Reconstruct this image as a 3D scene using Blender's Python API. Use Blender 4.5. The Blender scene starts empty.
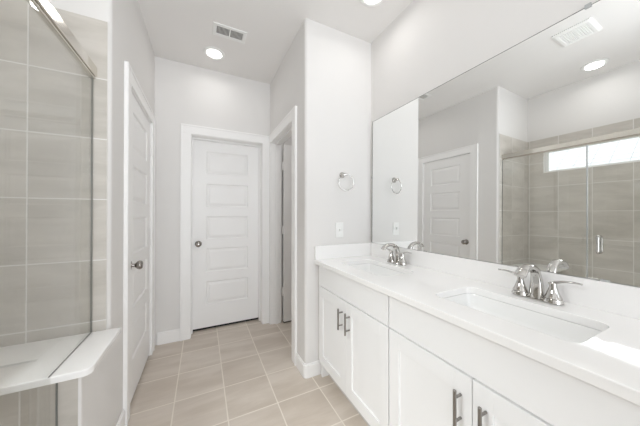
import bpy, bmesh, math, random
from mathutils import Vector, Matrix

random.seed(7)
C = bpy.context.scene.collection
SC = bpy.context.scene
PI = math.pi

# ------------------------------------------------------------------ camera
H = 1.24
cam_d = bpy.data.cameras.new('camera')
cam = bpy.data.objects.new('camera', cam_d)
C.objects.link(cam)
cam_d.sensor_fit = 'HORIZONTAL'
cam_d.sensor_width = 36.0
cam_d.lens = 238.85 / 640 * 36
cam_d.clip_start = 0.02
cam.location = (0, 0, H)
cam.rotation_euler = (math.radians(90.304), 0, math.radians(-26.21))
SC.camera = cam

# ------------------------------------------------------------------ world / light / exposure
world = bpy.data.worlds.new('world')
SC.world = world
world.use_nodes = True
bg = world.node_tree.nodes['Background']
bg.inputs['Color'].default_value = (0.93, 0.96, 1.0, 1)
bg.inputs['Strength'].default_value = 0.85

sun_d = bpy.data.lights.new('sun', 'SUN')
sun_d.energy = 0.3
sun_d.angle = math.radians(2)
sun = bpy.data.objects.new('sun', sun_d)
C.objects.link(sun)
sun.rotation_euler = (math.radians(10), math.radians(38), 0)      # shines towards -x, onto the neighbour's roof


def area(name, loc, target, sx, sy, power, color=(1, 1, 1), spread=180):
    d = bpy.data.lights.new(name, 'AREA')
    d.shape = 'RECTANGLE'
    d.size, d.size_y = sx, sy
    d.energy = power
    d.color = color
    d.spread = math.radians(spread)
    o = bpy.data.objects.new(name, d)
    C.objects.link(o)
    o.location = loc
    o.rotation_euler = (Vector(target) - Vector(loc)).to_track_quat('-Z', 'Y').to_euler()
    return o


# unseen fill lamp added behind the camera to brighten the room
area('added_back_fill', (0.40, -3.25, 1.20), (0.40, 1.0, 1.3), 1.6, 2.2, 21, (0.85, 0.925, 1.0))
# the photographer's flash beside the camera, bounced off the ceiling
area('bounce_flash', (0.10, -0.05, 1.70), (0.0, 0.55, 2.74), 0.4, 0.4, 4.6, (0.91, 0.955, 1.0))
# daylight through the shower window
area('window_daylight', (-1.03, 0.70, 1.89), (0.6, 0.85, 0.30), 0.85, 0.18, 1.9, (0.95, 0.98, 1.0), 62)

# unseen lamp added at the closet ceiling to lighten its door and jambs
area('added_closet_fill', (1.2, 2.25, 2.72), (1.2, 2.25, 0), 0.15, 0.15, 0.8)

SC.view_settings.view_transform = 'Standard'
SC.view_settings.look = 'None'
SC.view_settings.gamma = 1.0
SC.view_settings.use_curve_mapping = False
SC.view_settings.exposure = 1.15
SC.cycles.max_bounces = 14
SC.cycles.diffuse_bounces = 8
SC.cycles.glossy_bounces = 6
SC.cycles.transparent_max_bounces = 16
SC.cycles.sample_clamp_indirect = 6.0
CAN_POWER = 0.3
CAN_GLOW = 3.0


# ------------------------------------------------------------------ materials
def srgb(r, g, b):
    f = lambda c: (c / 255 / 12.92) if c / 255 <= 0.04045 else ((c / 255 + 0.055) / 1.055) ** 2.4
    return (f(r), f(g), f(b), 1)


def new_mat(name):
    m = bpy.data.materials.new(name)
    m.use_nodes = True
    nt = m.node_tree
    return m, nt, nt.nodes['Principled BSDF']


def paint(name, col, rough=0.6, bump=0.03, scale=220, spec=0.4):
    m, nt, p = new_mat(name)
    p.inputs['Roughness'].default_value = rough
    p.inputs['Specular IOR Level'].default_value = spec
    tc = nt.nodes.new('ShaderNodeTexCoord')
    n = nt.nodes.new('ShaderNodeTexNoise')
    n.inputs['Scale'].default_value = 3.0
    nt.links.new(tc.outputs['Object'], n.inputs['Vector'])
    mx = nt.nodes.new('ShaderNodeMix')
    mx.data_type = 'RGBA'
    mx.inputs['A'].default_value = col
    mx.inputs['B'].default_value = tuple(c * 0.975 for c in col[:3]) + (1,)
    nt.links.new(n.outputs['Fac'], mx.inputs['Factor'])
    nt.links.new(mx.outputs['Result'], p.inputs['Base Color'])
    if bump:
        n2 = nt.nodes.new('ShaderNodeTexNoise')
        n2.inputs['Scale'].default_value = scale
        nt.links.new(tc.outputs['Object'], n2.inputs['Vector'])
        b = nt.nodes.new('ShaderNodeBump')
        b.inputs['Strength'].default_value = bump
        b.inputs['Distance'].default_value = 0.002
        nt.links.new(n2.outputs['Fac'], b.inputs['Height'])
        nt.links.new(b.outputs['Normal'], p.inputs['Normal'])
    return m


def metal(name, col, rough):
    m, nt, p = new_mat(name)
    p.inputs['Metallic'].default_value = 1.0
    p.inputs['Base Color'].default_value = col
    tc = nt.nodes.new('ShaderNodeTexCoord')
    n = nt.nodes.new('ShaderNodeTexNoise')
    n.inputs['Scale'].default_value = 60
    nt.links.new(tc.outputs['Object'], n.inputs['Vector'])
    mr = nt.nodes.new('ShaderNodeMapRange')
    mr.inputs['To Min'].default_value = max(0, rough - 0.03)
    mr.inputs['To Max'].default_value = rough + 0.03
    nt.links.new(n.outputs['Fac'], mr.inputs['Value'])
    nt.links.new(mr.outputs['Result'], p.inputs['Roughness'])
    return m


def math_node(nt, op, a, b=None):
    n = nt.nodes.new('ShaderNodeMath')
    n.operation = op
    for i, v in enumerate((a, b)):
        if v is None:
            continue
        if isinstance(v, (int, float)):
            n.inputs[i].default_value = v
        else:
            nt.links.new(v, n.inputs[i])
    return n.outputs[0]


def tile_mat(name, ax, o0, p0, ay, o1, p1, col_a, col_b, grout, gw, rough, vein=(1, 1, 1), vein_amt=1.0):
    """square tiles laid on a grid of two object axes, soft linear stone veining, raised grout bump"""
    m, nt, p = new_mat(name)
    tc = nt.nodes.new('ShaderNodeTexCoord')
    sep = nt.nodes.new('ShaderNodeSeparateXYZ')
    nt.links.new(tc.outputs['Object'], sep.inputs[0])
    masks, cells = [], []
    for axn, o, pp in ((ax, o0, p0), (ay, o1, p1)):
        t = math_node(nt, 'DIVIDE', math_node(nt, 'SUBTRACT', sep.outputs[axn], o), pp)
        fl = math_node(nt, 'FLOOR', t)
        fr = math_node(nt, 'SUBTRACT', t, fl)
        d = math_node(nt, 'MINIMUM', fr, math_node(nt, 'SUBTRACT', 1.0, fr))
        masks.append(math_node(nt, 'MULTIPLY', d, pp))
        cells.append(fl)
    dist = math_node(nt, 'MINIMUM', masks[0], masks[1])
    mr = nt.nodes.new('ShaderNodeMapRange')
    mr.interpolation_type = 'SMOOTHSTEP'
    mr.inputs['From Min'].default_value = gw * 0.5 - 0.0008
    mr.inputs['From Max'].default_value = gw * 0.5 + 0.0008
    nt.links.new(dist, mr.inputs['Value'])
    cmb = nt.nodes.new('ShaderNodeCombineXYZ')
    nt.links.new(cells[0], cmb.inputs[0])
    nt.links.new(cells[1], cmb.inputs[1])
    wn = nt.nodes.new('ShaderNodeTexWhiteNoise')
    wn.noise_dimensions = '3D'
    nt.links.new(cmb.outputs[0], wn.inputs['Vector'])
    # each tile is a different cut of the same stone
    off = nt.nodes.new('ShaderNodeVectorMath')
    off.operation = 'MULTIPLY_ADD'
    off.inputs[1].default_value = (7, 7, 7)
    nt.links.new(wn.outputs['Color'], off.inputs[0])
    nt.links.new(tc.outputs['Object'], off.inputs[2])
    mp = nt.nodes.new('ShaderNodeMapping')
    mp.inputs['Scale'].default_value = vein
    mp.inputs['Rotation'].default_value = (0.12, 0.18, 0.22)
    nt.links.new(off.outputs[0], mp.inputs['Vector'])
    nz = nt.nodes.new('ShaderNodeTexNoise')
    nz.inputs['Scale'].default_value = 1.0
    nz.inputs['Detail'].default_value = 6
    nz.inputs['Roughness'].default_value = 0.62
    nz.inputs['Distortion'].default_value = 0.35
    nt.links.new(mp.outputs[0], nz.inputs['Vector'])
    ramp = nt.nodes.new('ShaderNodeMapRange')
    ramp.inputs['From Min'].default_value = 0.5 - 0.24 / vein_amt
    ramp.inputs['From Max'].default_value = 0.5 + 0.24 / vein_amt
    nt.links.new(nz.outputs['Fac'], ramp.inputs['Value'])
    tv = math_node(nt, 'MULTIPLY', math_node(nt, 'SUBTRACT', wn.outputs['Value'], 0.5), 0.35)
    fac = math_node(nt, 'ADD', ramp.outputs[0], tv)
    mx = nt.nodes.new('ShaderNodeMix')
    mx.data_type = 'RGBA'
    mx.clamp_factor = True
    mx.inputs['A'].default_value = col_a
    mx.inputs['B'].default_value = col_b
    nt.links.new(fac, mx.inputs['Factor'])
    m2 = nt.nodes.new('ShaderNodeMix')
    m2.data_type = 'RGBA'
    m2.inputs['A'].default_value = grout
    nt.links.new(mr.outputs[0], m2.inputs['Factor'])
    nt.links.new(mx.outputs['Result'], m2.inputs['B'])
    nt.links.new(m2.outputs['Result'], p.inputs['Base Color'])
    rr = nt.nodes.new('ShaderNodeMapRange')
    rr.inputs['To Min'].default_value = 0.85
    rr.inputs['To Max'].default_value = rough
    nt.links.new(mr.outputs[0], rr.inputs['Value'])
    nt.links.new(rr.outputs[0], p.inputs['Roughness'])
    b = nt.nodes.new('ShaderNodeBump')
    b.inputs['Strength'].default_value = 0.4
    b.inputs['Distance'].default_value = 0.002
    nt.links.new(mr.outputs[0], b.inputs['Height'])
    nt.links.new(b.outputs['Normal'], p.inputs['Normal'])
    return m


def emit(name, col, strength):
    m, nt, p = new_mat(name)
    p.inputs['Base Color'].default_value = (0.9, 0.9, 0.9, 1)
    p.inputs['Emission Color'].default_value = col
    p.inputs['Emission Strength'].default_value = strength
    return m


def glass(name, tint, ior=1.52):
    m = bpy.data.materials.new(name)
    m.use_nodes = True
    nt = m.node_tree
    nt.nodes.remove(nt.nodes['Principled BSDF'])
    out = nt.nodes['Material Output']
    tr = nt.nodes.new('ShaderNodeBsdfTransparent')
    tr.inputs['Color'].default_value = tint
    gl = nt.nodes.new('ShaderNodeBsdfGlossy')
    gl.inputs['Roughness'].default_value = 0.0
    fr = nt.nodes.new('ShaderNodeFresnel')
    fr.inputs['IOR'].default_value = ior
    ms = nt.nodes.new('ShaderNodeMixShader')
    # a thin sheet: both faces reflect like the outer face
    ge = nt.nodes.new('ShaderNodeNewGeometry')
    mr = nt.nodes.new('ShaderNodeMapRange')
    mr.inputs['To Min'].default_value = ior
    mr.inputs['To Max'].default_value = 1 / ior
    nt.links.new(ge.outputs['Backfacing'], mr.inputs['Value'])
    nt.links.new(mr.outputs[0], fr.inputs['IOR'])
    nt.links.new(fr.outputs[0], ms.inputs[0])
    nt.links.new(tr.outputs[0], ms.inputs[1])
    nt.links.new(gl.outputs[0], ms.inputs[2])
    nt.links.new(ms.outputs[0], out.inputs['Surface'])
    return m


WALL = paint('wall_paint', srgb(229, 227, 225), 0.75, 0.05, 260, 0.25)
CEIL = paint('ceiling_paint', srgb(234, 232, 230), 0.9, 0.05, 200, 0.2)
TRIM = paint('trim_paint', srgb(248, 247, 246), 0.38, 0.0, spec=0.45)
DOORP = paint('door_paint', srgb(247, 246, 245), 0.42, 0.0, spec=0.45)
CAB = paint('cabinet_paint', srgb(245, 245, 245), 0.42, 0.0, spec=0.4)
QUARTZ = paint('white_quartz', srgb(249, 248, 247), 0.05, 0.0, spec=0.5)
PORC = paint('white_porcelain', srgb(242, 242, 241), 0.08, 0.0, spec=0.5)
PLASTIC = paint('white_plastic', srgb(240, 240, 238), 0.35, 0.0, spec=0.5)
SHADOWBOX = paint('register_shade_grey', srgb(120, 118, 116), 0.8, 0.0)  # grey for the painted shade behind the register louvers
BASE = paint('cabinet_kick', srgb(210, 208, 205), 0.6, 0.0)
CHROME = metal('polished_nickel', srgb(200, 198, 195), 0.05)
STEEL = metal('brushed_nickel', srgb(198, 192, 184), 0.2)
RAIL = metal('bright_brushed_metal', srgb(222, 218, 210), 0.14)
HANDLE = metal('dark_satin_nickel', srgb(150, 147, 143), 0.3)
KNOB = metal('aged_nickel', srgb(158, 153, 148), 0.2)
HINGE = metal('pale_satin_nickel', srgb(226, 224, 221), 0.45)
MIRROR = metal('silvered_glass', (0.93, 0.94, 0.935, 1), 0.0)
MIRROR.node_tree.nodes['Principled BSDF'].inputs['Roughness'].default_value = 0
for l in list(MIRROR.node_tree.links):
    if l.to_socket.name == 'Roughness':
        MIRROR.node_tree.links.remove(l)
GLASS = glass('shower_glass', (0.985, 0.988, 0.98, 1))
WGLASS = glass('window_glass', (0.97, 0.98, 0.98, 1))
STRIP = paint('pale_grey_seal', srgb(178, 180, 180), 0.25, 0.0)
GAP_SHADE = paint('gap_shade_black', srgb(38, 36, 35), 0.7, 0.0)  # near-black standing in for the shade under the doors
SEAL = paint('grey_seal', srgb(120, 120, 116), 0.4, 0.0)
FLOOR_T = tile_mat('floor_tile', 'X', 0.1425, 0.305, 'Y', 1.538, 0.3065,
                   srgb(201, 189, 176), srgb(219, 209, 198), srgb(236, 228, 217), 0.0075, 0.34, (1.4, 6.5, 3), 1.7)
WALLC = (srgb(190, 185, 177), srgb(211, 206, 199), srgb(230, 228, 225))
TILE_END = tile_mat('shower_tile_end', 'X', -0.695, 0.275, 'Z', 1.018, 0.2945, *WALLC, 0.005, 0.3, (2.2, 2.2, 9), 1.5)
TILE_BACK = tile_mat('shower_tile_back', 'Y', 1.23, 0.268, 'Z', 1.018, 0.2945, *WALLC, 0.005, 0.3, (2.2, 2.2, 9), 1.5)
ROOF = tile_mat('pale_shingles', 'Y', 0.0, 0.30, 'Z', 0.0, 0.13,
                srgb(222, 223, 224), srgb(234, 235, 236), srgb(176, 177, 179), 0.012, 0.9, (6, 6, 6))
SIDING = paint('pale_siding', srgb(225, 225, 224), 0.8, 0.0)
GROUND = paint('dry_grass', srgb(150, 156, 128), 0.9, 0.0)


# ------------------------------------------------------------------ geometry helpers
class MB:
    def __init__(self):
        self.bm = bmesh.new()

    def face(self, pts, smooth=False):
        f = self.bm.faces.new([self.bm.verts.new(p) for p in pts])
        f.smooth = smooth
        return self

    def box(self, x0, x1, y0, y1, z0, z1):
        x0, x1 = sorted((x0, x1)); y0, y1 = sorted((y0, y1)); z0, z1 = sorted((z0, z1))
        v = [self.bm.verts.new(p) for p in
             [(x0, y0, z0), (x1, y0, z0), (x1, y1, z0), (x0, y1, z0), (x0, y0, z1), (x1, y0, z1), (x1, y1, z1), (x0, y1, z1)]]
        for f in ((0, 3, 2, 1), (4, 5, 6, 7), (0, 1, 5, 4), (1, 2, 6, 5), (2, 3, 7, 6), (3, 0, 4, 7)):
            self.bm.faces.new([v[i] for i in f])
        return self

    def prism(self, poly, z0, z1, axis='z'):
        def P(a, b, c):
            return (a, b, c) if axis == 'z' else (a, c, b) if axis == 'y' else (c, a, b)
        lo = [self.bm.verts.new(P(a, b, z0)) for a, b in poly]
        hi = [self.bm.verts.new(P(a, b, z1)) for a, b in poly]
        n = len(poly)
        self.bm.faces.new(lo[::-1])
        self.bm.faces.new(hi)
        for i in range(n):
            self.bm.faces.new([lo[i], lo[(i + 1) % n], hi[(i + 1) % n], hi[i]])
        return self

    def lathe(self, prof, c, axis=(0, 0, 1), n=32, sy=1.0):
        """prof: list of (radius, height) along axis"""
        a = Vector(axis).normalized()
        q = Vector((0, 0, 1)).rotation_difference(a)
        rings = []
        for r, h in prof:
            if r < 1e-6:
                rings.append([self.bm.verts.new(Vector(c) + q @ Vector((0, 0, h)))])
            else:
                rings.append([self.bm.verts.new(Vector(c) + q @ Vector((r * math.cos(2 * PI * i / n), sy * r * math.sin(2 * PI * i / n), h)))
                              for i in range(n)])
        for A, B in zip(rings, rings[1:]):
            for i in range(n):
                j = (i + 1) % n
                if len(A) == 1 and len(B) == 1:
                    continue
                vs = [A[0], B[i], B[j]][::-1] if len(A) == 1 else [A[i], A[j], B[0]] if len(B) == 1 else [A[i], A[j], B[j], B[i]]
                self.bm.faces.new(vs).smooth = True
        for R in (rings[0], rings[-1]):
            if len(R) > 1:
                self.bm.faces.new(R)
        return self

    def sweep(self, path, sizes, up=(0, 0, 1), n=16, power=2.0):
        """tube of (half width, half height) superellipse sections along a path; width is across 'up'"""
        path = [Vector(p) for p in path]
        rings = []
        for i, p in enumerate(path):
            t = (path[min(i + 1, len(path) - 1)] - path[max(i - 1, 0)]).normalized()
            w = t.cross(Vector(up))
            if w.length < 1e-4:
                w = t.cross(Vector((1, 0, 0)))
            w.normalize()
            u = w.cross(t).normalized()
            a, b = sizes[i]
            R = []
            for k in range(n):
                th = 2 * PI * k / n
                cx, sx = math.cos(th), math.sin(th)
                e = 2.0 / power
                R.append(self.bm.verts.new(p + w * (a * math.copysign(abs(cx) ** e, cx)) + u * (b * math.copysign(abs(sx) ** e, sx))))
            rings.append(R)
        for A, B in zip(rings, rings[1:]):
            for i in range(n):
                j = (i + 1) % n
                self.bm.faces.new([A[i], A[j], B[j], B[i]]).smooth = True
        self.bm.faces.new(rings[0][::-1])
        self.bm.faces.new(rings[-1])
        return self

    def cyl(self, p0, p1, r, n=20):
        p0, p1 = Vector(p0), Vector(p1)
        return self.lathe([(r, 0), (r, (p1 - p0).length)], p0, p1 - p0, n)

    def torus(self, c, R, r, normal=(0, 1, 0), n=48, m=12):
        q = Vector((0, 0, 1)).rotation_difference(Vector(normal).normalized())
        g = [[self.bm.verts.new(Vector(c) + q @ Vector(((R + r * math.cos(2 * PI * j / m)) * math.cos(2 * PI * i / n),
                                                       (R + r * math.cos(2 * PI * j / m)) * math.sin(2 * PI * i / n), r * math.sin(2 * PI * j / m))))
              for j in range(m)] for i in range(n)]
        for i in range(n):
            for j in range(m):
                self.bm.faces.new([g[i][j], g[(i + 1) % n][j], g[(i + 1) % n][(j + 1) % m], g[i][(j + 1) % m]]).smooth = True
        return self

    def build(self, name, mat, parent=None, bevel=0, seg=2, sharp=40):
        off = Vector((0, 0, 0))
        q = parent
        while q is not None:
            off += q.location
            q = q.parent
        bmesh.ops.recalc_face_normals(self.bm, faces=self.bm.faces[:])
        me = bpy.data.meshes.new(name)
        self.bm.to_mesh(me)
        self.bm.free()
        me.transform(Matrix.Translation(-off))
        me.materials.append(mat)
        if any(f.use_smooth for f in me.polygons):
            me.set_sharp_from_angle(angle=math.radians(sharp))
        o = bpy.data.objects.new(name, me)
        C.objects.link(o)
        if parent is not None:
            o.parent = parent
        if bevel:
            b = o.modifiers.new('bevel', 'BEVEL')
            b.width = bevel
            b.segments = seg
            b.limit_method = 'ANGLE'
            b.harden_normals = False
        return o


def struct(name, mb, mat, parent=None, bevel=0):
    o = mb.build(name, mat, parent, bevel)
    if parent is None:
        o['kind'] = 'structure'
    return o


def thing(name, label, cat, loc, group=None):
    o = bpy.data.objects.new(name, None)
    C.objects.link(o)
    o.location = loc
    o.empty_display_size = 0.1
    o['label'] = label
    o['category'] = cat
    if group:
        o['group'] = group
    return o


def copy_tree(o, parent=None):
    c = o.copy()
    C.objects.link(c)
    if parent is not None:
        c.parent = parent
    for ch in [k for k in bpy.data.objects if k.parent == o and k != c]:
        copy_tree(ch, c)
    return c


def arc(cx, cy, r, a0, a1, n=8):
    return [(cx + r * math.cos(math.radians(a0 + (a1 - a0) * i / n)), cy + r * math.sin(math.radians(a0 + (a1 - a0) * i / n))) for i in range(n + 1)]


def rrect(x0, x1, y0, y1, r, n=6):
    return (arc(x0 + r, y0 + r, r, 180, 270, n) + arc(x1 - r, y0 + r, r, 270, 360, n)
            + arc(x1 - r, y1 - r, r, 0, 90, n) + arc(x0 + r, y1 - r, r, 90, 180, n))


# ------------------------------------------------------------------ dimensions (metres, floor z = 0)
XL, XR, XC = -0.41, 1.325, 0.70          # left wall, mirror wall, closet wall
YT, YR, YS = 1.675, 2.72, 1.525          # towel ring wall, rear wall, shower end wall
XB = -1.075                              # shower back wall
ZC = 2.74
YB = -3.4                                # wall behind the camera

# ------------------------------------------------------------------ room shell
struct('floor', MB().box(-1.3, 2.0, -3.6, 3.7, -0.06, 0.0), FLOOR_T)
struct('ceiling', MB().box(-1.3, 2.0, YB - 0.12, 3.7, ZC, ZC + 0.1), CEIL)

struct('wall_mirror', MB().box(XR, XR + 0.12, YB - 0.12, YT, 0, ZC), WALL)

# towel ring wall and the closet wall meet in a rounded corner; doorway 1.93 .. 2.655 in the closet wall
mb = MB().prism([(1.7, YT)] + [(1.7, 1.79), (0.815, 1.79), (0.815, 1.93), (XC, 1.93)] + arc(XC + 0.022, YT + 0.022, 0.022, 180, 270), 0, ZC)
mb.box(XC, 0.815, 1.93, 2.67, 2.055, ZC).box(XC, 0.815, 2.67, YR, 0, ZC)
struct('wall_closet', mb, WALL)
# left wall and shower end wall, rounded corner; doorway 1.86 .. 2.54
mb = MB().prism([(XB, YS), (XB, 1.64), (-0.525, 1.64), (-0.525, 1.823), (XL, 1.823)] + arc(XL - 0.022, YS + 0.022, 0.022, 0, -90), 0, ZC)
mb.box(-0.525, XL, 1.823, 2.555, 2.055, ZC).box(-0.525, XL, 2.555, YR, 0, ZC).box(-1.1, -1.0, 1.64, YR, 0, ZC)
struct('wall_left', mb, WALL)
# rear wall with doorway -0.10 .. 0.606
mb = MB().box(-1.1, -0.115, YR, 2.9, 0, ZC).box(0.621, 1.8, YR, 2.9, 0, ZC).box(-0.115, 0.621, YR, 2.9, 2.055, ZC)
mb.box(-0.4, 0.9, 3.5, 3.6, 0, ZC).box(-0.4, -0.3, 2.9, 3.5, 0, ZC).box(0.8, 0.9, 2.9, 3.5, 0, ZC)
struct('wall_rear', mb, WALL)
struct('wall_closet_far', MB().box(1.6, 1.7, 1.79, YR, 0, ZC), WALL)
# wall behind the camera, with an opening added to let sky light in
mb = MB().box(XL - 0.12, -0.35, YB - 0.12, YB, 0, ZC).box(1.05, XR, YB - 0.12, YB, 0, ZC).box(-0.35, 1.05, YB - 0.12, YB, 2.2, ZC)
struct('wall_back', mb, WALL)
# shower back wall around the high window, other end of the shower, wall on to the back
WY0, WY1, WZ0, WZ1 = 0.06, 1.365, 1.775, 2.05
mb = MB().box(XB - 0.14, XB, -0.12, WY0, 0, ZC).box(XB - 0.14, XB, WY1, 1.64, 0, ZC)
mb.box(XB - 0.14, XB, WY0, WY1, 0, WZ0).box(XB - 0.14, XB, WY0, WY1, WZ1, ZC)
struct('wall_shower_back', mb, WALL)
mb = MB().box(XB, XL, -0.12, 0.0, 0, ZC).box(XL - 0.12, XL, YB, -0.12, 0, ZC)
struct('wall_shower_near', mb, WALL)

# shower tile fields
TT = 0.008
ZT = 2.19
struct('wall_tile_end', MB().box(XB + TT, -0.421, YS - TT, YS, 0.0, ZT), TILE_END, bevel=0.002)
mb = MB().box(XB, XB + TT, 0.0, WY0, 0, ZT).box(XB, XB + TT, WY1, YS, 0, ZT).box(XB, XB + TT, WY0, WY1, 0, WZ0).box(XB, XB + TT, WY0, WY1, WZ1, ZT)
struct('wall_tile_back', mb, TILE_BACK)
struct('wall_tile_near', MB().box(XB + TT, -0.425, 0.0, TT, 0.0, ZT), TILE_END)
struct('floor_shower', MB().box(XB + TT, -0.53, TT, YS - TT, 0.0, 0.045), PORC)
struct('trim_1', MB().box(-0.53, XL, TT, 1.19, 0.0, 0.11), QUARTZ, bevel=0.006)

# high shower window: white frame, sliding sash, pane
fx0, fx1 = XB - 0.085, XB - 0.045
mb = MB()
fw = 0.015
mb.box(fx0, fx1, WY0, WY0 + fw, WZ0, WZ1).box(fx0, fx1, WY1 - fw, WY1, WZ0, WZ1)
mb.box(fx0, fx1, WY0 + fw, WY1 - fw, WZ0, WZ0 + fw).box(fx0, fx1, WY0 + fw, WY1 - fw, WZ1 - fw, WZ1)
win = struct('window_1', mb, PLASTIC, bevel=0.003)
mid = WY0 + 0.50
for a, b, dx in ((mid - 0.01, WY1 - fw - 0.003, 0.004), (WY0 + fw + 0.003, mid + 0.01, -0.018)):
    m = MB()
    s = 0.011
    z0, z1 = WZ0 + fw + 0.002, WZ1 - fw - 0.002
    x0, x1 = fx0 + 0.018 + dx, fx0 + 0.034 + dx
    m.box(x0, x1, a, a + s, z0, z1).box(x0, x1, b - s, b, z0, z1).box(x0, x1, a + s, b - s, z0, z0 + s).box(x0, x1, a + s, b - s, z1 - s, z1)
    sash = m.build('sash', PLASTIC, win)
    MB().box((x0 + x1) / 2 - 0.002, (x0 + x1) / 2 + 0.002, a + s, b - s, z0 + s, z1 - s).build('pane', WGLASS, sash)
MB().box(XB - 0.045, XB + 0.004, WY0 + 0.001, WY1 - 0.001, WZ0, WZ0 + 0.012).build('window_sill', QUARTZ, win, 0.002)

# the neighbour's house outside the window
nh = thing('neighboring_house', 'pale shingled roof of the house outside the high shower window', 'house', (-7.5, 1.0, -0.4))
MB().box(-11.0, -6.0, -7, 9, -0.4, 2.35).build('house_wall', SIDING, nh)
MB().prism([(-5.6, 2.25), (-5.6, 2.4), (-8.5, 4.9), (-11.4, 2.4), (-11.4, 2.25), (-8.5, 4.75)], -7.4, 9.4, 'y').build('roof', ROOF, nh)
struct('ground', MB().box(-14, -1.3, -9, 11, -0.5, -0.4), GROUND)


# ------------------------------------------------------------------ casings, jambs, baseboards
CW, CT = 0.094, 0.016


def casing_piece(mb, a0, a1, b0, b1, d0, d1, P):
    """box in wall coordinates: a along the wall, b height, d out of it"""
    p0, p1 = P(a0, b0, d0), P(a1, b1, d1)
    mb.box(p0[0], p1[0], p0[1], p1[1], p0[2], p1[2])


def door_trim(n, P, a0, a1, zt, depth, stop0, stop1, near=True, far=True, far_w=CW, near_w=CW):
    """casing round the opening a0..a1, jamb lining and stop. P maps (along, z, out) to world"""
    mb = MB()
    r = 0.004
    if near:
        casing_piece(mb, a0 - near_w, a0 - r, 0, zt + r, 0, CT, P)
        casing_piece(mb, a0 - near_w, a0 - near_w + 0.016, 0, zt + CW - 0.016, CT, CT + 0.005, P)
    if far:
        casing_piece(mb, a1 + r, a1 + far_w, 0, zt + r, 0, CT, P)
        if far_w > 0.09:
            casing_piece(mb, a1 + far_w - 0.016, a1 + far_w, 0, zt + CW - 0.016, CT, CT + 0.005, P)
    casing_piece(mb, a0 - near_w, a1 + far_w, zt + r, zt + CW, 0, CT, P)
    casing_piece(mb, a0 - near_w, a1 + far_w, zt + CW - 0.016, zt + CW, CT, CT + 0.005, P)
    # jamb lining
    casing_piece(mb, a0 - 0.0149, a0, 0, zt, -depth, 0, P)
    casing_piece(mb, a1, a1 + 0.0149, 0, zt, -depth, 0, P)
    casing_piece(mb, a0 - 0.0149, a1 + 0.0149, zt, zt + 0.0149, -depth, 0, P)
    # stop
    if stop0 is not None:
        casing_piece(mb, a0, a0 + 0.012, 0, zt - 0.012, stop0, stop1, P)
        casing_piece(mb, a1 - 0.012, a1, 0, zt - 0.012, stop0, stop1, P)
        casing_piece(mb, a0, a1, zt - 0.012, zt, stop0, stop1, P)
    return struct('trim_%d' % n, mb, TRIM, bevel=0.002)


P_rear = lambda a, z, d: (a, YR - d, z)
P_left = lambda a, z, d: (XL + d, a, z)
P_closet = lambda a, z, d: (XC - d, a, z)
door_trim(2, P_rear, -0.10, 0.606, 2.04, 0.18, -0.128, -0.09, far_w=0.0935)
door_trim(3, P_left, 1.838, 2.54, 2.04, 0.115, None, None)
door_trim(4, P_closet, 1.945, 2.655, 2.04, 0.115, -0.075, -0.04, far_w=0.0645, near_w=0.098)


def baseboard(name, mb, mat=TRIM):
    return struct(name, mb, mat, bevel=0.003)


BH, BT = 0.108, 0.013
mb = MB().box(XL + 0.03, -0.195, YR - BT, YR, 0, BH).box(XL + 0.03, -0.195, YR - BT * 0.6, YR, BH, BH + 0.012)
baseboard('baseboard_rear', mb)
mb = MB().box(XL, XL + BT, 2.636, YR, 0, BH).box(XL, XL + BT * 0.6, 2.636, YR, BH, BH + 0.012)
mb.box(XL, XL + BT, 1.20, 1.742, 0, BH).box(XL, XL + BT * 0.6, 1.20, 1.742, BH, BH + 0.012)
baseboard('baseboard_left', mb)


def corner_poly(t):
    return [(0.875, YT - t)] + [(XC + 0.022, YT - t)] + arc(XC + 0.022, YT + 0.022, 0.022 + t, 270, 180)[1:] + [(XC - t, 1.846), (XC, 1.846)] \
        + arc(XC + 0.022, YT + 0.022, 0.022, 180, 270) + [(0.875, YT)]


mb = MB().prism(corner_poly(BT), 0, BH - 0.012).prism(corner_poly(BT * 0.6), BH - 0.012, BH)
baseboard('baseboard_closet', mb)

# ------------------------------------------------------------------ five panel doors
PANELS = [(0.267, 0.517), (0.614, 0.872), (0.967, 1.220), (1.317, 1.573), (1.675, 1.925)]


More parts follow.
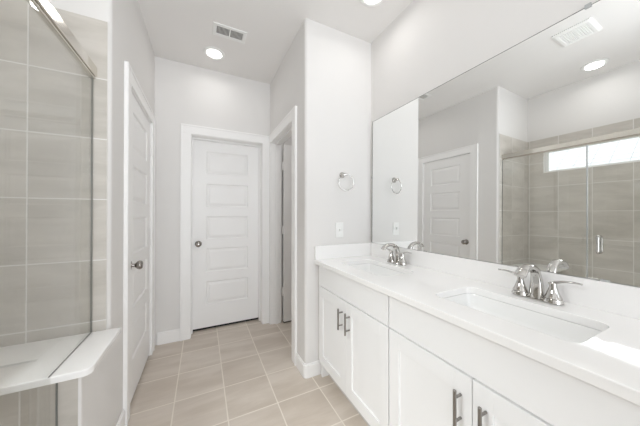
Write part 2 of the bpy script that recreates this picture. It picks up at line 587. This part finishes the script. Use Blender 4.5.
def door_leaf(name, P, w, h, t, u0, u1, z0=0.016):
    """P(u, z, d): u across the leaf, d out of its face. Moulded raised panels on both faces."""
    mb = MB()
    bm = mb.bm
    us = [0, u0, u1, w]
    zs = [z0]
    for a, b in PANELS:
        zs += [a, b]
    zs.append(h)

    def quad(a, b, c, d):
        bm.faces.new([bm.verts.new(P(*q)) for q in (a, b, c, d)])
    for face in (0, 1):
        D = (lambda d: d) if face == 0 else (lambda d: -t - d)
        for i in range(3):
            for j in range(len(zs) - 1):
                A, B, E, F = us[i], us[i + 1], zs[j], zs[j + 1]
                if i == 1 and j % 2 == 1:
                    rings = [(0, 0), (0.004, -0.001), (0.011, -0.0095), (0.019, -0.0095), (0.042, -0.003)]
                    for (o0, d0), (o1, d1) in zip(rings, rings[1:]):
                        q0 = [(A + o0, E + o0), (B - o0, E + o0), (B - o0, F - o0), (A + o0, F - o0)]
                        q1 = [(A + o1, E + o1), (B - o1, E + o1), (B - o1, F - o1), (A + o1, F - o1)]
                        for k in range(4):
                            n = (k + 1) % 4
                            quad((*q0[k], D(d0)), (*q0[n], D(d0)), (*q1[n], D(d1)), (*q1[k], D(d1)))
                    o, d = rings[-1]
                    quad((A + o, E + o, D(d)), (B - o, E + o, D(d)), (B - o, F - o, D(d)), (A + o, F - o, D(d)))
                else:
                    quad((A, E, D(0)), (B, E, D(0)), (B, F, D(0)), (A, F, D(0)))
    quad((0, z0, 0), (0, h, 0), (0, h, -t), (0, z0, -t))
    quad((w, z0, 0), (w, h, 0), (w, h, -t), (w, z0, -t))
    quad((0, z0, 0), (w, z0, 0), (w, z0, -t), (0, z0, -t))
    quad((0, h, 0), (w, h, 0), (w, h, -t), (0, h, -t))
    bmesh.ops.remove_doubles(bm, verts=bm.verts[:], dist=1e-5)
    leaf = struct(name, mb, DOORP)
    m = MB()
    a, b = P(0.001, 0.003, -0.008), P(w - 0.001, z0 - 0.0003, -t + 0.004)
    m.box(a[0], b[0], a[1], b[1], a[2], b[2]).build('gap_shade_strip', GAP_SHADE, leaf)  # dark strip added to paint the shade in the gap below the leaf
    return leaf


def knob(door, c, axis):
    k = MB().lathe([(0.0, 0.030), (0.012, 0.030), (0.016, 0.034), (0.024, 0.042), (0.0285, 0.052), (0.027, 0.062), (0.020, 0.069), (0.009, 0.0715), (0, 0.072)],
                   c, axis, 28).build('door_knob', KNOB, door)
    MB().lathe([(0.033, -0.001), (0.033, 0.004), (0.028, 0.009), (0.014, 0.011), (0.0105, 0.016), (0.0105, 0.034)], c, axis, 28).build('rose', KNOB, k)
    return k


def hinge(door, x, y, z, leaf):
    h = MB().cyl((x, y, z - 0.045), (x, y, z + 0.045), 0.0085, 14)
    h.lathe([(0.005, 0), (0.006, 0.004), (0, 0.008)], (x, y, z + 0.045), (0, 0, 1), 12)
    h.box(*leaf, z - 0.044, z + 0.044)
    return h.build('hinge', TRIM, door)


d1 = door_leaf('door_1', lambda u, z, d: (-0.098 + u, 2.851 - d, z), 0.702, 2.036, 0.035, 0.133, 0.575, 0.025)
knob(d1, (-0.038, 2.851, 0.925), (0, -1, 0))
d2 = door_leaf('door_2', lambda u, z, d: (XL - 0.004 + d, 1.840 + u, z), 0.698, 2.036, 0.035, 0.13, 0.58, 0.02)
knob(d2, (XL - 0.004, 1.888, 0.915), (1, 0, 0))
for z in (1.80, 1.06, 0.36):
    hinge(d2, XL + 0.0085, 2.5405, z, (XL - 0.002, XL + 0.002, 2.5405, 2.5385 - 0.02))
# closet door stands open at a right angle into the closet
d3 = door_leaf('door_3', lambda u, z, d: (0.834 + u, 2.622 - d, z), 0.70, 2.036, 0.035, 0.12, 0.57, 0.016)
for z in (1.79, 1.06, 0.36):
    hinge(d3, 0.8225, 2.630, z, (0.8155, 0.8340, 2.6300, 2.6330))
knob(d3, (1.47, 2.622, 0.925), (0, -1, 0))

# ------------------------------------------------------------------ mirror
# the glass leans back against the wall a little: bottom edge stands further out than the top
E1, E2, X0 = -0.006, 0.008, 1.3030
MY0, MY1, MZ0, MZ1 = 0.10, 1.643, 0.9975, 2.035


def mx(y, z):
    return X0 + E1 * (y - MY1) + E2 * (z - MZ0)


mir = thing('wall_mirror_glass', 'large frameless mirror over the vanity, reflecting the glass shower', 'mirror', (XR, 0.85, MZ0))
mir.name = 'mirror'
mb = MB()
pts = [(y, z) for y, z in ((MY0, MZ0), (MY1, MZ0), (MY1, MZ1), (MY0, MZ1))]
fr = [mb.bm.verts.new((mx(y, z), y, z)) for y, z in pts]
bk = [mb.bm.verts.new((XR - 0.0005, y, z)) for y, z in pts]
mb.bm.faces.new(fr)
mb.bm.faces.new(bk[::-1])
for i in range(4):
    mb.bm.faces.new([fr[i], fr[(i + 1) % 4], bk[(i + 1) % 4], bk[i]])
mb.build('mirror_glass', MIRROR, mir)
# ground glass edge showing as a thin grey line
mb = MB()
for (a0, c0), (a1, c1) in (((MY0, MZ1 - 0.003), (MY1, MZ1)), ((MY1 - 0.006, MZ0 + 0.0025), (MY1, MZ1 - 0.003))):
    mb.bm.faces.new([mb.bm.verts.new((mx(y, z) - 0.0003, y, z)) for y, z in ((a0, c0), (a1, c0), (a1, c1), (a0, c1))])
mb.build('ground_edge', SEAL, mir)
for y, z, w, h in ((MY1, 1.555, 0.006, 0.010), (0.362, MZ1, 0.009, 0.008), (0.322, MZ0, 0.012, 0.003)):
    x = mx(min(y, MY1), min(max(z, MZ0), MZ1))
    MB().box(x - 0.004, x + 0.001, y - w, y + (0.004 if y == MY1 else w), z - h, z + (h if z not in (MZ0,) else h * 1.5)).build('mirror_clip', STRIP, mir, 0.001)

# ------------------------------------------------------------------ vanity: two cabinets, one worktop, two basins, two taps
XF, XD = 0.82, 0.801                     # carcass front, door face
ZK, ZB, ZD, ZF0, ZF1, ZTOP = 0.115, 0.118, 0.694, 0.702, 0.856, 0.89


def shaker(mb, y0, y1, z0, z1, st=0.062, rl=0.072, rec=0.008):
    """door with flat recessed panel; front face at XD"""
    mb.box(XD, XF - 0.001, y0, y0 + st, z0, z1).box(XD, XF - 0.001, y1 - st, y1, z0, z1)
    mb.box(XD, XF - 0.001, y0 + st, y1 - st, z0, z0 + rl).box(XD, XF - 0.001, y0 + st, y1 - st, z1 - rl, z1)
    mb.box(XD + rec, XF - 0.001, y0 + st - 0.001, y1 - st + 0.001, z0 + rl - 0.001, z1 - rl + 0.001)
    return mb


def pull(parent, y, zc):
    x = XD - 0.032
    m = MB().lathe([(0, -0.066), (0.0045, -0.066), (0.0058, -0.0645), (0.0058, 0.0645), (0.0045, 0.066), (0, 0.066)], (x, y, zc), (0, 0, 1), 16)
    for dz in (-0.04, 0.04):
        m.cyl((x, y, zc + dz), (XD + 0.0005, y, zc + dz), 0.0045, 12)
    return m.build('handle', HANDLE, parent)


def cabinet(label, y0, y1, filler=None):
    t = thing('vanity_cabinet', label, 'cabinet', ((XF + XR) / 2, (y0 + y1) / 2, 0))
    ym = (y0 + y1) / 2
    # carcass as panels, open inside so the basin has room
    m = MB()
    m.box(XF, XR - 0.001, y0 + 0.0005, y0 + 0.018, 0.0, 0.8595).box(XF, XR - 0.001, y1 - 0.018, y1 - 0.0005, 0.0, 0.8595)
    m.box(XF, XR - 0.001, y0 + 0.018, y1 - 0.018, ZK, ZK + 0.016)
    m.box(XR - 0.012, XR - 0.001, y0 + 0.018, y1 - 0.018, ZK + 0.016, 0.8595)
    m.box(XF, XF + 0.018, y0 + 0.018, y1 - 0.018, 0.68, 0.8595).box(XF, XF + 0.018, ym - 0.02, ym + 0.02, ZK + 0.016, 0.68)
    m.build('body', CAB, t)
    MB().box(0.876, 0.89, y0 + 0.018, y1 - 0.018, 0, ZK - 0.001).build('toe_kick', BASE, t)
    MB().box(XD, XF - 0.001, y0 + 0.003, y1 - 0.003, ZF0, ZF1).build('drawer_front', CAB, t, 0.0015)
    for a, b, hy in ((y0 + 0.003, ym - 0.0015, ym - 0.043), (ym + 0.0015, y1 - 0.003, ym + 0.039)):
        d = shaker(MB(), a, b, ZB, ZD).build('door', CAB, t, 0.0012)
        pull(d, hy, 0.578)
    if filler:
        MB().box(XF - 0.004, XF + 0.018, filler[0], filler[1], ZK, 0.8595).build('filler_strip', CAB, t)
    return t


cabinet('white shaker vanity cabinet against the towel ring wall, under the farther basin', 0.884, 1.645, (1.6455, YT - 0.0005))
cabinet('white shaker vanity cabinet nearest the camera, under the nearer basin', 0.095, 0.8835)

SINKS = [(1.275, 'white rectangular undermount basin closest to the towel ring wall'), (0.497, 'white rectangular undermount basin nearest the camera, in front of the larger-looking tap')]
SX0, SX1, SW, SR = 0.905, 1.165, 0.226, 0.035


def curve_slab(outline, holes, z0, z1, bev):
    cu = bpy.data.curves.new('slab', 'CURVE')
    cu.dimensions = '2D'
    cu.fill_mode = 'BOTH'
    for pl in [outline] + holes:
        sp = cu.splines.new('POLY')
        sp.points.add(len(pl) - 1)
        for q, (x, y) in zip(sp.points, pl):
            q.co = (x, y, 0, 1)
        sp.use_cyclic_u = True
    cu.extrude = (z1 - z0) / 2 - bev
    cu.bevel_depth = bev
    cu.bevel_resolution = 2
    cu.offset = -bev
    o = bpy.data.objects.new('slab', cu)
    C.objects.link(o)
    dg = bpy.context.evaluated_depsgraph_get()
    me = bpy.data.meshes.new_from_object(o.evaluated_get(dg))
    bpy.data.objects.remove(o)
    bpy.data.curves.remove(cu)
    me.transform(Matrix.Translation((0, 0, (z0 + z1) / 2)))
    return me


def mesh_part(name, me, mat, parent):
    me.transform(Matrix.Translation(-parent.location))
    me.materials.clear()
    me.materials.append(mat)
    for p in me.polygons:
        p.use_smooth = False
    o = bpy.data.objects.new(name, me)
    C.objects.link(o)
    o.parent = parent
    return o


ct = thing('countertop', 'long white quartz vanity top with upstand, two basins set in it', 'countertop', (1.05, 0.87, 0.86))
holes = [rrect(SX0, SX1, yc - SW, yc + SW, SR)[::-1] for yc, _ in SINKS]
me = curve_slab([(0.775, 0.07), (XR - 0.001, 0.07), (XR - 0.001, YT - 0.001), (0.775, YT - 0.001)], holes, 0.86, ZTOP, 0.003)
mesh_part('slab', me, QUARTZ, ct)
MB().box(1.3035, XR - 0.001, 0.07, YT - 0.021, ZTOP - 0.0005, 0.995).build('backsplash', QUARTZ, ct, 0.002)
MB().box(0.777, XR - 0.001, YT - 0.0205, YT - 0.001, ZTOP - 0.0005, 0.995).build('side_splash', QUARTZ, ct, 0.002)

for yc, w in SINKS:
    s = thing('sink', w, 'sink', ((SX0 + SX1) / 2, yc, 0.72))
    mb = MB()
    levels = [(0.018, 0.8598), (-0.001, 0.8598), (-0.003, 0.856), (-0.010, 0.81), (-0.020, 0.782), (-0.038, 0.764), (-0.070, 0.757)]
    rings = []
    for o, z in levels:
        r = max(0.02, SR + o)
        rings.append([mb.bm.verts.new((x, y, z)) for x, y in rrect(SX0 - o, SX1 + o, yc - SW - o, yc + SW + o, r)])
    for A, B in zip(rings, rings[1:]):
        for i in range(len(A)):
            j = (i + 1) % len(A)
            mb.bm.faces.new([A[i], A[j], B[j], B[i]]).smooth = True
    mb.bm.faces.new(rings[-1])
    b = mb.build('bowl', PORC, s, sharp=50)
    so = b.modifiers.new('thickness', 'SOLIDIFY')
    so.thickness = 0.007
    so.offset = -1
    MB().lathe([(0.0, 0.003), (0.016, 0.003), (0.018, 0.0015), (0.024, 0.0025), (0.029, 0.0005), (0.029, -0.01)], ((SX0 + SX1) / 2 + 0.02, yc, 0.7575), (0, 0, 1), 28).build('drain', CHROME, s)


def bez(p0, p1, p2, p3, n):
    out = []
    for i in range(n + 1):
        t = i / n
        out.append(Vector(p0) * (1 - t) ** 3 + Vector(p1) * 3 * t * (1 - t) ** 2 + Vector(p2) * 3 * t * t * (1 - t) + Vector(p3) * t ** 3)
    return out


def make_faucet(x, y, label):
    t = thing('faucet', label, 'tap', (x, y, ZTOP), 'polished nickel taps at the basins')
    z = ZTOP + 0.0006
    # deck plate under all three
    me = MB().prism([(a, b) for a, b in rrect(x - 0.026, x + 0.026, y - 0.080, y + 0.080, 0.0255, 10)], z, z + 0.006)
    me.build('base_plate', CHROME, t, 0.002)
    path = bez((x + 0.006, y, z + 0.004), (x + 0.012, y, z + 0.085), (x + 0.006, y, z + 0.128), (x - 0.052, y, z + 0.136), 16) \
        + bez((x - 0.052, y, z + 0.136), (x - 0.085, y, z + 0.139), (x - 0.110, y, z + 0.130), (x - 0.124, y, z + 0.108), 8)[1:]
    n = len(path)
    sizes = []
    for i in range(n):
        k = i / (n - 1)
        thick = 0.022 - 0.0105 * min(1, k / 0.55) - 0.002 * max(0, k - 0.55)
        wide = 0.0255 - 0.0085 * min(1, k / 0.35) + 0.003 * max(0, (k - 0.5) / 0.5)
        sizes.append((thick, wide))
    sp = MB().sweep(path, sizes, (0, 1, 0), 20, 2.4)
    sp.build('spout', CHROME, t, sharp=60)
    for s in (-1, 1):
        yy = y + s * 0.054
        hb = MB().lathe([(0.031, 0.0), (0.0305, 0.006), (0.0275, 0.0135), (0.0275, 0.0145), (0.0250, 0.0155), (0.0250, 0.0165), (0.0270, 0.0175), (0.0215, 0.030), (0.0165, 0.044), (0.0125, 0.058), (0.0110, 0.066), (0.0118, 0.072), (0.0095, 0.078), (0, 0.081)],
                        (x, yy, z + 0.004), (0, 0, 1), 28).build('handle', CHROME, t)
        lp = bez((x, yy - s * 0.010, z + 0.072), (x, yy + s * 0.012, z + 0.086), (x, yy + s * 0.04, z + 0.098), (x - 0.006, yy + s * 0.082, z + 0.094), 14)
        MB().sweep(lp, [(0.0095 - 0.002 * i / 14 - (0.003 if i == 14 else 0), 0.0085 - 0.005 * min(1, i / 9)) for i in range(15)], (0, 0, 1), 14).build('lever', CHROME, hb)
    return t


make_faucet(1.240, 1.284, 'polished nickel two-lever tap on the white top near the towel ring wall')
make_faucet(1.240, 0.494, 'large polished nickel two-lever tap nearest the camera, behind the nearer basin')

# ------------------------------------------------------------------ towel ring and switch on the side wall
tr = thing('towel_ring', 'polished nickel towel ring on the wall above the light switch', 'towel ring', (1.045, YT, 1.50))
MB().lathe([(0.025, 0.0), (0.025, 0.006), (0.020, 0.012), (0.0125, 0.020), (0.0105, 0.036), (0.013, 0.042), (0.011, 0.050), (0, 0.053)], (1.026, YT, 1.560), (0, -1, 0), 28).build('mount', CHROME, tr)
MB().torus((1.038, YT - 0.044, 1.498), 0.066, 0.0036, (0.10, 1, 0.0)).build('ring', CHROME, tr)

sw = thing('light_switch', 'white light switch plate on the wall above the vanity side splash', 'switch', (0.997, YT, 1.112))
MB().box(0.962, 1.034, YT - 0.006, YT, 1.052, 1.172).build('plate', PLASTIC, sw, 0.0025)
MB().prism([(YT - 0.0055, 1.100), (YT - 0.0055, 1.124), (YT - 0.009, 1.124), (YT - 0.021, 1.1225), (YT - 0.021, 1.1155), (YT - 0.009, 1.102)], 0.9935, 1.0025, 'x').build('toggle', PLASTIC, sw, 0.001)
for z in (1.064, 1.160):
    MB().lathe([(0.003, 0), (0.003, 0.0068), (0, 0.0072)], (0.998, YT, z), (0, -1, 0), 12).build('screw', PLASTIC, sw)

# ------------------------------------------------------------------ shower: bench, glass enclosure
XG = -0.475
BZ = 0.675
be = thing('shower_bench', 'white-topped shower seat at the end of the shower, beside the panelled door', 'bench', (-0.7, 1.36, 0))
YF = 1.212
out = [(XB + TT, 1.157), (-0.395, 1.157)] + arc(-0.395, 1.188, 0.031, 270, 360)[1:] + [(-0.364, 1.528), (XL + 0.001, 1.528), (XL + 0.001, YS + 0.0)]
out = [(XB + TT + 0.001, 1.157)] + arc(-0.393, 1.186, 0.029, 270, 360) + [(-0.364, YS - TT - 0.0005), (XB + TT + 0.001, YS - TT - 0.0005)]
mesh_part('bench_top', curve_slab(out, [], BZ - 0.026, BZ, 0.004), QUARTZ, be)
MB().box(XB + TT + 0.001, XL - 0.009, YF, YS - TT - 0.001, 0.046, BZ - 0.0265).build('bench_base', TILE_END, be)
MB().prism([(XL - 0.0085, YF + 0.0)] + arc(XL - 0.008, YF + 0.008, 0.008, 270, 360) + [(XL, 1.547), (XL - 0.0085, 1.547)], 0.0, BZ - 0.0265).build('side_panel', WALL, be)

en = thing('shower_enclosure', 'clear glass shower enclosure with brushed metal header rail', 'shower screen', (XG, 0.75, 0.11))
ZR0, ZR1 = 1.893, 1.952
G2 = 0.005
yp = 0.845
# header rail: main channel with a lower lip
mb = MB().box(XG - 0.016, XG + 0.016, TT + 0.001, YS - TT - 0.0005, ZR0 + 0.010, ZR1)
mb.box(XG - 0.012, XG + 0.010, TT + 0.001, YS - TT - 0.0005, ZR0, ZR0 + 0.0085)
mb.build('header_rail', RAIL, en, 0.004, 3)
# fixed panel, notched round the bench
poly = [(yp, 0.112), (1.1555, 0.112), (1.1555, BZ + 0.003), (YS - TT - 0.004, BZ + 0.003), (YS - TT - 0.004, ZR0 + 0.006), (yp, ZR0 + 0.006)]
fp = MB().prism([(a, b) for a, b in poly], XG - G2, XG + G2, 'x').build('fixed_panel', GLASS, en)
s = MB().box(XG - 0.0058, XG + 0.0005, YS - TT - 0.004, YS - TT - 0.0005, BZ + 0.001, ZR0 - 0.001)
s.box(XG - 0.002, XG + 0.0015, 1.157, YS - TT - 0.004, BZ + 0.0005, BZ + 0.003)
s.box(XG - 0.003, XG + 0.002, YF - 0.004, YF - 0.0005, 0.112, BZ - 0.028)
s.build('seal', SEAL, fp)
poly = [(0.10, 0.118), (yp - 0.006, 0.118), (yp - 0.006, ZR0 + 0.004), (0.10, ZR0 + 0.004)]
dp = MB().prism(poly, XG - G2, XG + G2, 'x').build('door_panel', GLASS, en)
MB().box(XG - 0.010, XG + 0.010, yp - 0.007, yp + 0.001, 0.12, ZR0 - 0.002).build('edge_seal', STRIP, dp)
for yy in (0.768,):
    hm = MB()
    for sx in (1, -1):
        xh = XG + sx * 0.042
        hm.sweep(bez((XG + sx * 0.004, yy, 1.075), (XG + sx * 0.05, yy, 1.075), (xh, yy, 1.075), (xh, yy, 1.045), 8)
                 + [Vector((xh, yy, 1.0))] + bez((xh, yy, 0.965), (xh, yy, 0.935), (XG + sx * 0.05, yy, 0.935), (XG + sx * 0.004, yy, 0.935), 8),
                 [(0.011, 0.011)] * 19, (0, 1, 0), 14)
    hm.build('door_handle', CHROME, dp)

# ------------------------------------------------------------------ ceiling: downlights, register, extractor


def downlight(x, y, label):
    t = thing('downlight', label, 'ceiling light', (x, y, ZC - 0.012), 'recessed ceiling lights')
    MB().lathe([(0.064, -0.004), (0.070, -0.010), (0.084, -0.010), (0.093, -0.004), (0.094, 0.0), (0.064, 0.0)], (x, y, ZC), (0, 0, 1), 48).build('trim_ring', PLASTIC, t)
    MB().lathe([(0, -0.007), (0.045, -0.0065), (0.0635, -0.0045), (0.0635, -0.001), (0, -0.001)], (x, y, ZC), (0, 0, 1), 48).build('lens', LENS, t)
    d = bpy.data.lights.new('downlight_lamp', 'AREA')
    d.shape = 'DISK'
    d.size = 0.12
    d.energy = CAN_POWER
    d.color = (1.0, 0.985, 0.965)
    d.spread = math.radians(165)
    o = bpy.data.objects.new('downlight_lamp', d)
    C.objects.link(o)
    o.parent = t
    o.location = (0, 0, -0.004)
    return t


LENS = emit('lamp_lens', (1.0, 0.98, 0.95, 1), CAN_GLOW)
downlight(0.095, 2.425, 'recessed round ceiling light in front of the far door')
downlight(1.045, 1.295, 'recessed round ceiling light above the vanity beside the mirror wall')
downlight(-0.80, 0.88, 'recessed round ceiling light inside the shower, seen in the mirror')

vt = thing('ceiling_register', 'white louvred air register on the ceiling near the round light', 'air vent', (0.2, 2.095, ZC))
vx0, vx1, vy0, vy1 = 0.072, 0.328, 2.025, 2.165
b = 0.026
mb = MB().box(vx0, vx1, vy0, vy0 + b, ZC - 0.007, ZC).box(vx0, vx1, vy1 - b, vy1, ZC - 0.007, ZC)
mb.box(vx0, vx0 + b, vy0 + b, vy1 - b, ZC - 0.007, ZC).box(vx1 - b, vx1, vy0 + b, vy1 - b, ZC - 0.007, ZC)
mb.box((vx0 + vx1) / 2 - 0.006, (vx0 + vx1) / 2 + 0.006, vy0 + b, vy1 - b, ZC - 0.007, ZC)
mb.build('frame', PLASTIC, vt, 0.002)
MB().box(vx0 + b, vx1 - b, vy0 + b, vy1 - b, ZC - 0.0012, ZC - 0.0002).build('shade_sheet', SHADOWBOX, vt)  # flat sheet whose grey imitates the shaded depth behind the louvers
mb = MB()
for k in range(22):
    xx = vx0 + b + 0.004 + k * (vx1 - vx0 - 2 * b - 0.008) / 21
    if abs(xx - (vx0 + vx1) / 2) > 0.009:
        mb.box(xx - 0.0014, xx + 0.0014, vy0 + b, vy1 - b, ZC - 0.0055, ZC - 0.0012)
mb.build('louvers', PLASTIC, vt)

fx, fy = -0.085, 0.80
ef = thing('exhaust_fan', 'square white exhaust fan grille on the ceiling, seen in the mirror', 'fan', (fx, fy, ZC))
mb = MB()
hw, hl = 0.125, 0.115
rings = []
for o, z in ((0, 0), (0, -0.008), (0.018, -0.017), (0.034, -0.017), (0.040, -0.012)):
    rings.append([mb.bm.verts.new((a, c, ZC + z)) for a, c in rrect(fx - hw + o, fx + hw - o, fy - hl + o, fy + hl - o, max(0.006, 0.015 - o * 0.2))])
for A, B in zip(rings, rings[1:]):
    for i in range(len(A)):
        j = (i + 1) % len(A)
        mb.bm.faces.new([A[i], A[j], B[j], B[i]])
mb.bm.faces.new(rings[-1])
mb.build('cover', PLASTIC, ef)
mb = MB()
for k in range(11):
    yy = fy - 0.068 + k * 0.0136
    mb.box(fx - 0.08, fx + 0.08, yy - 0.003, yy + 0.003, ZC - 0.0165, ZC - 0.0115)
mb.build('grille', PLASTIC, ef)
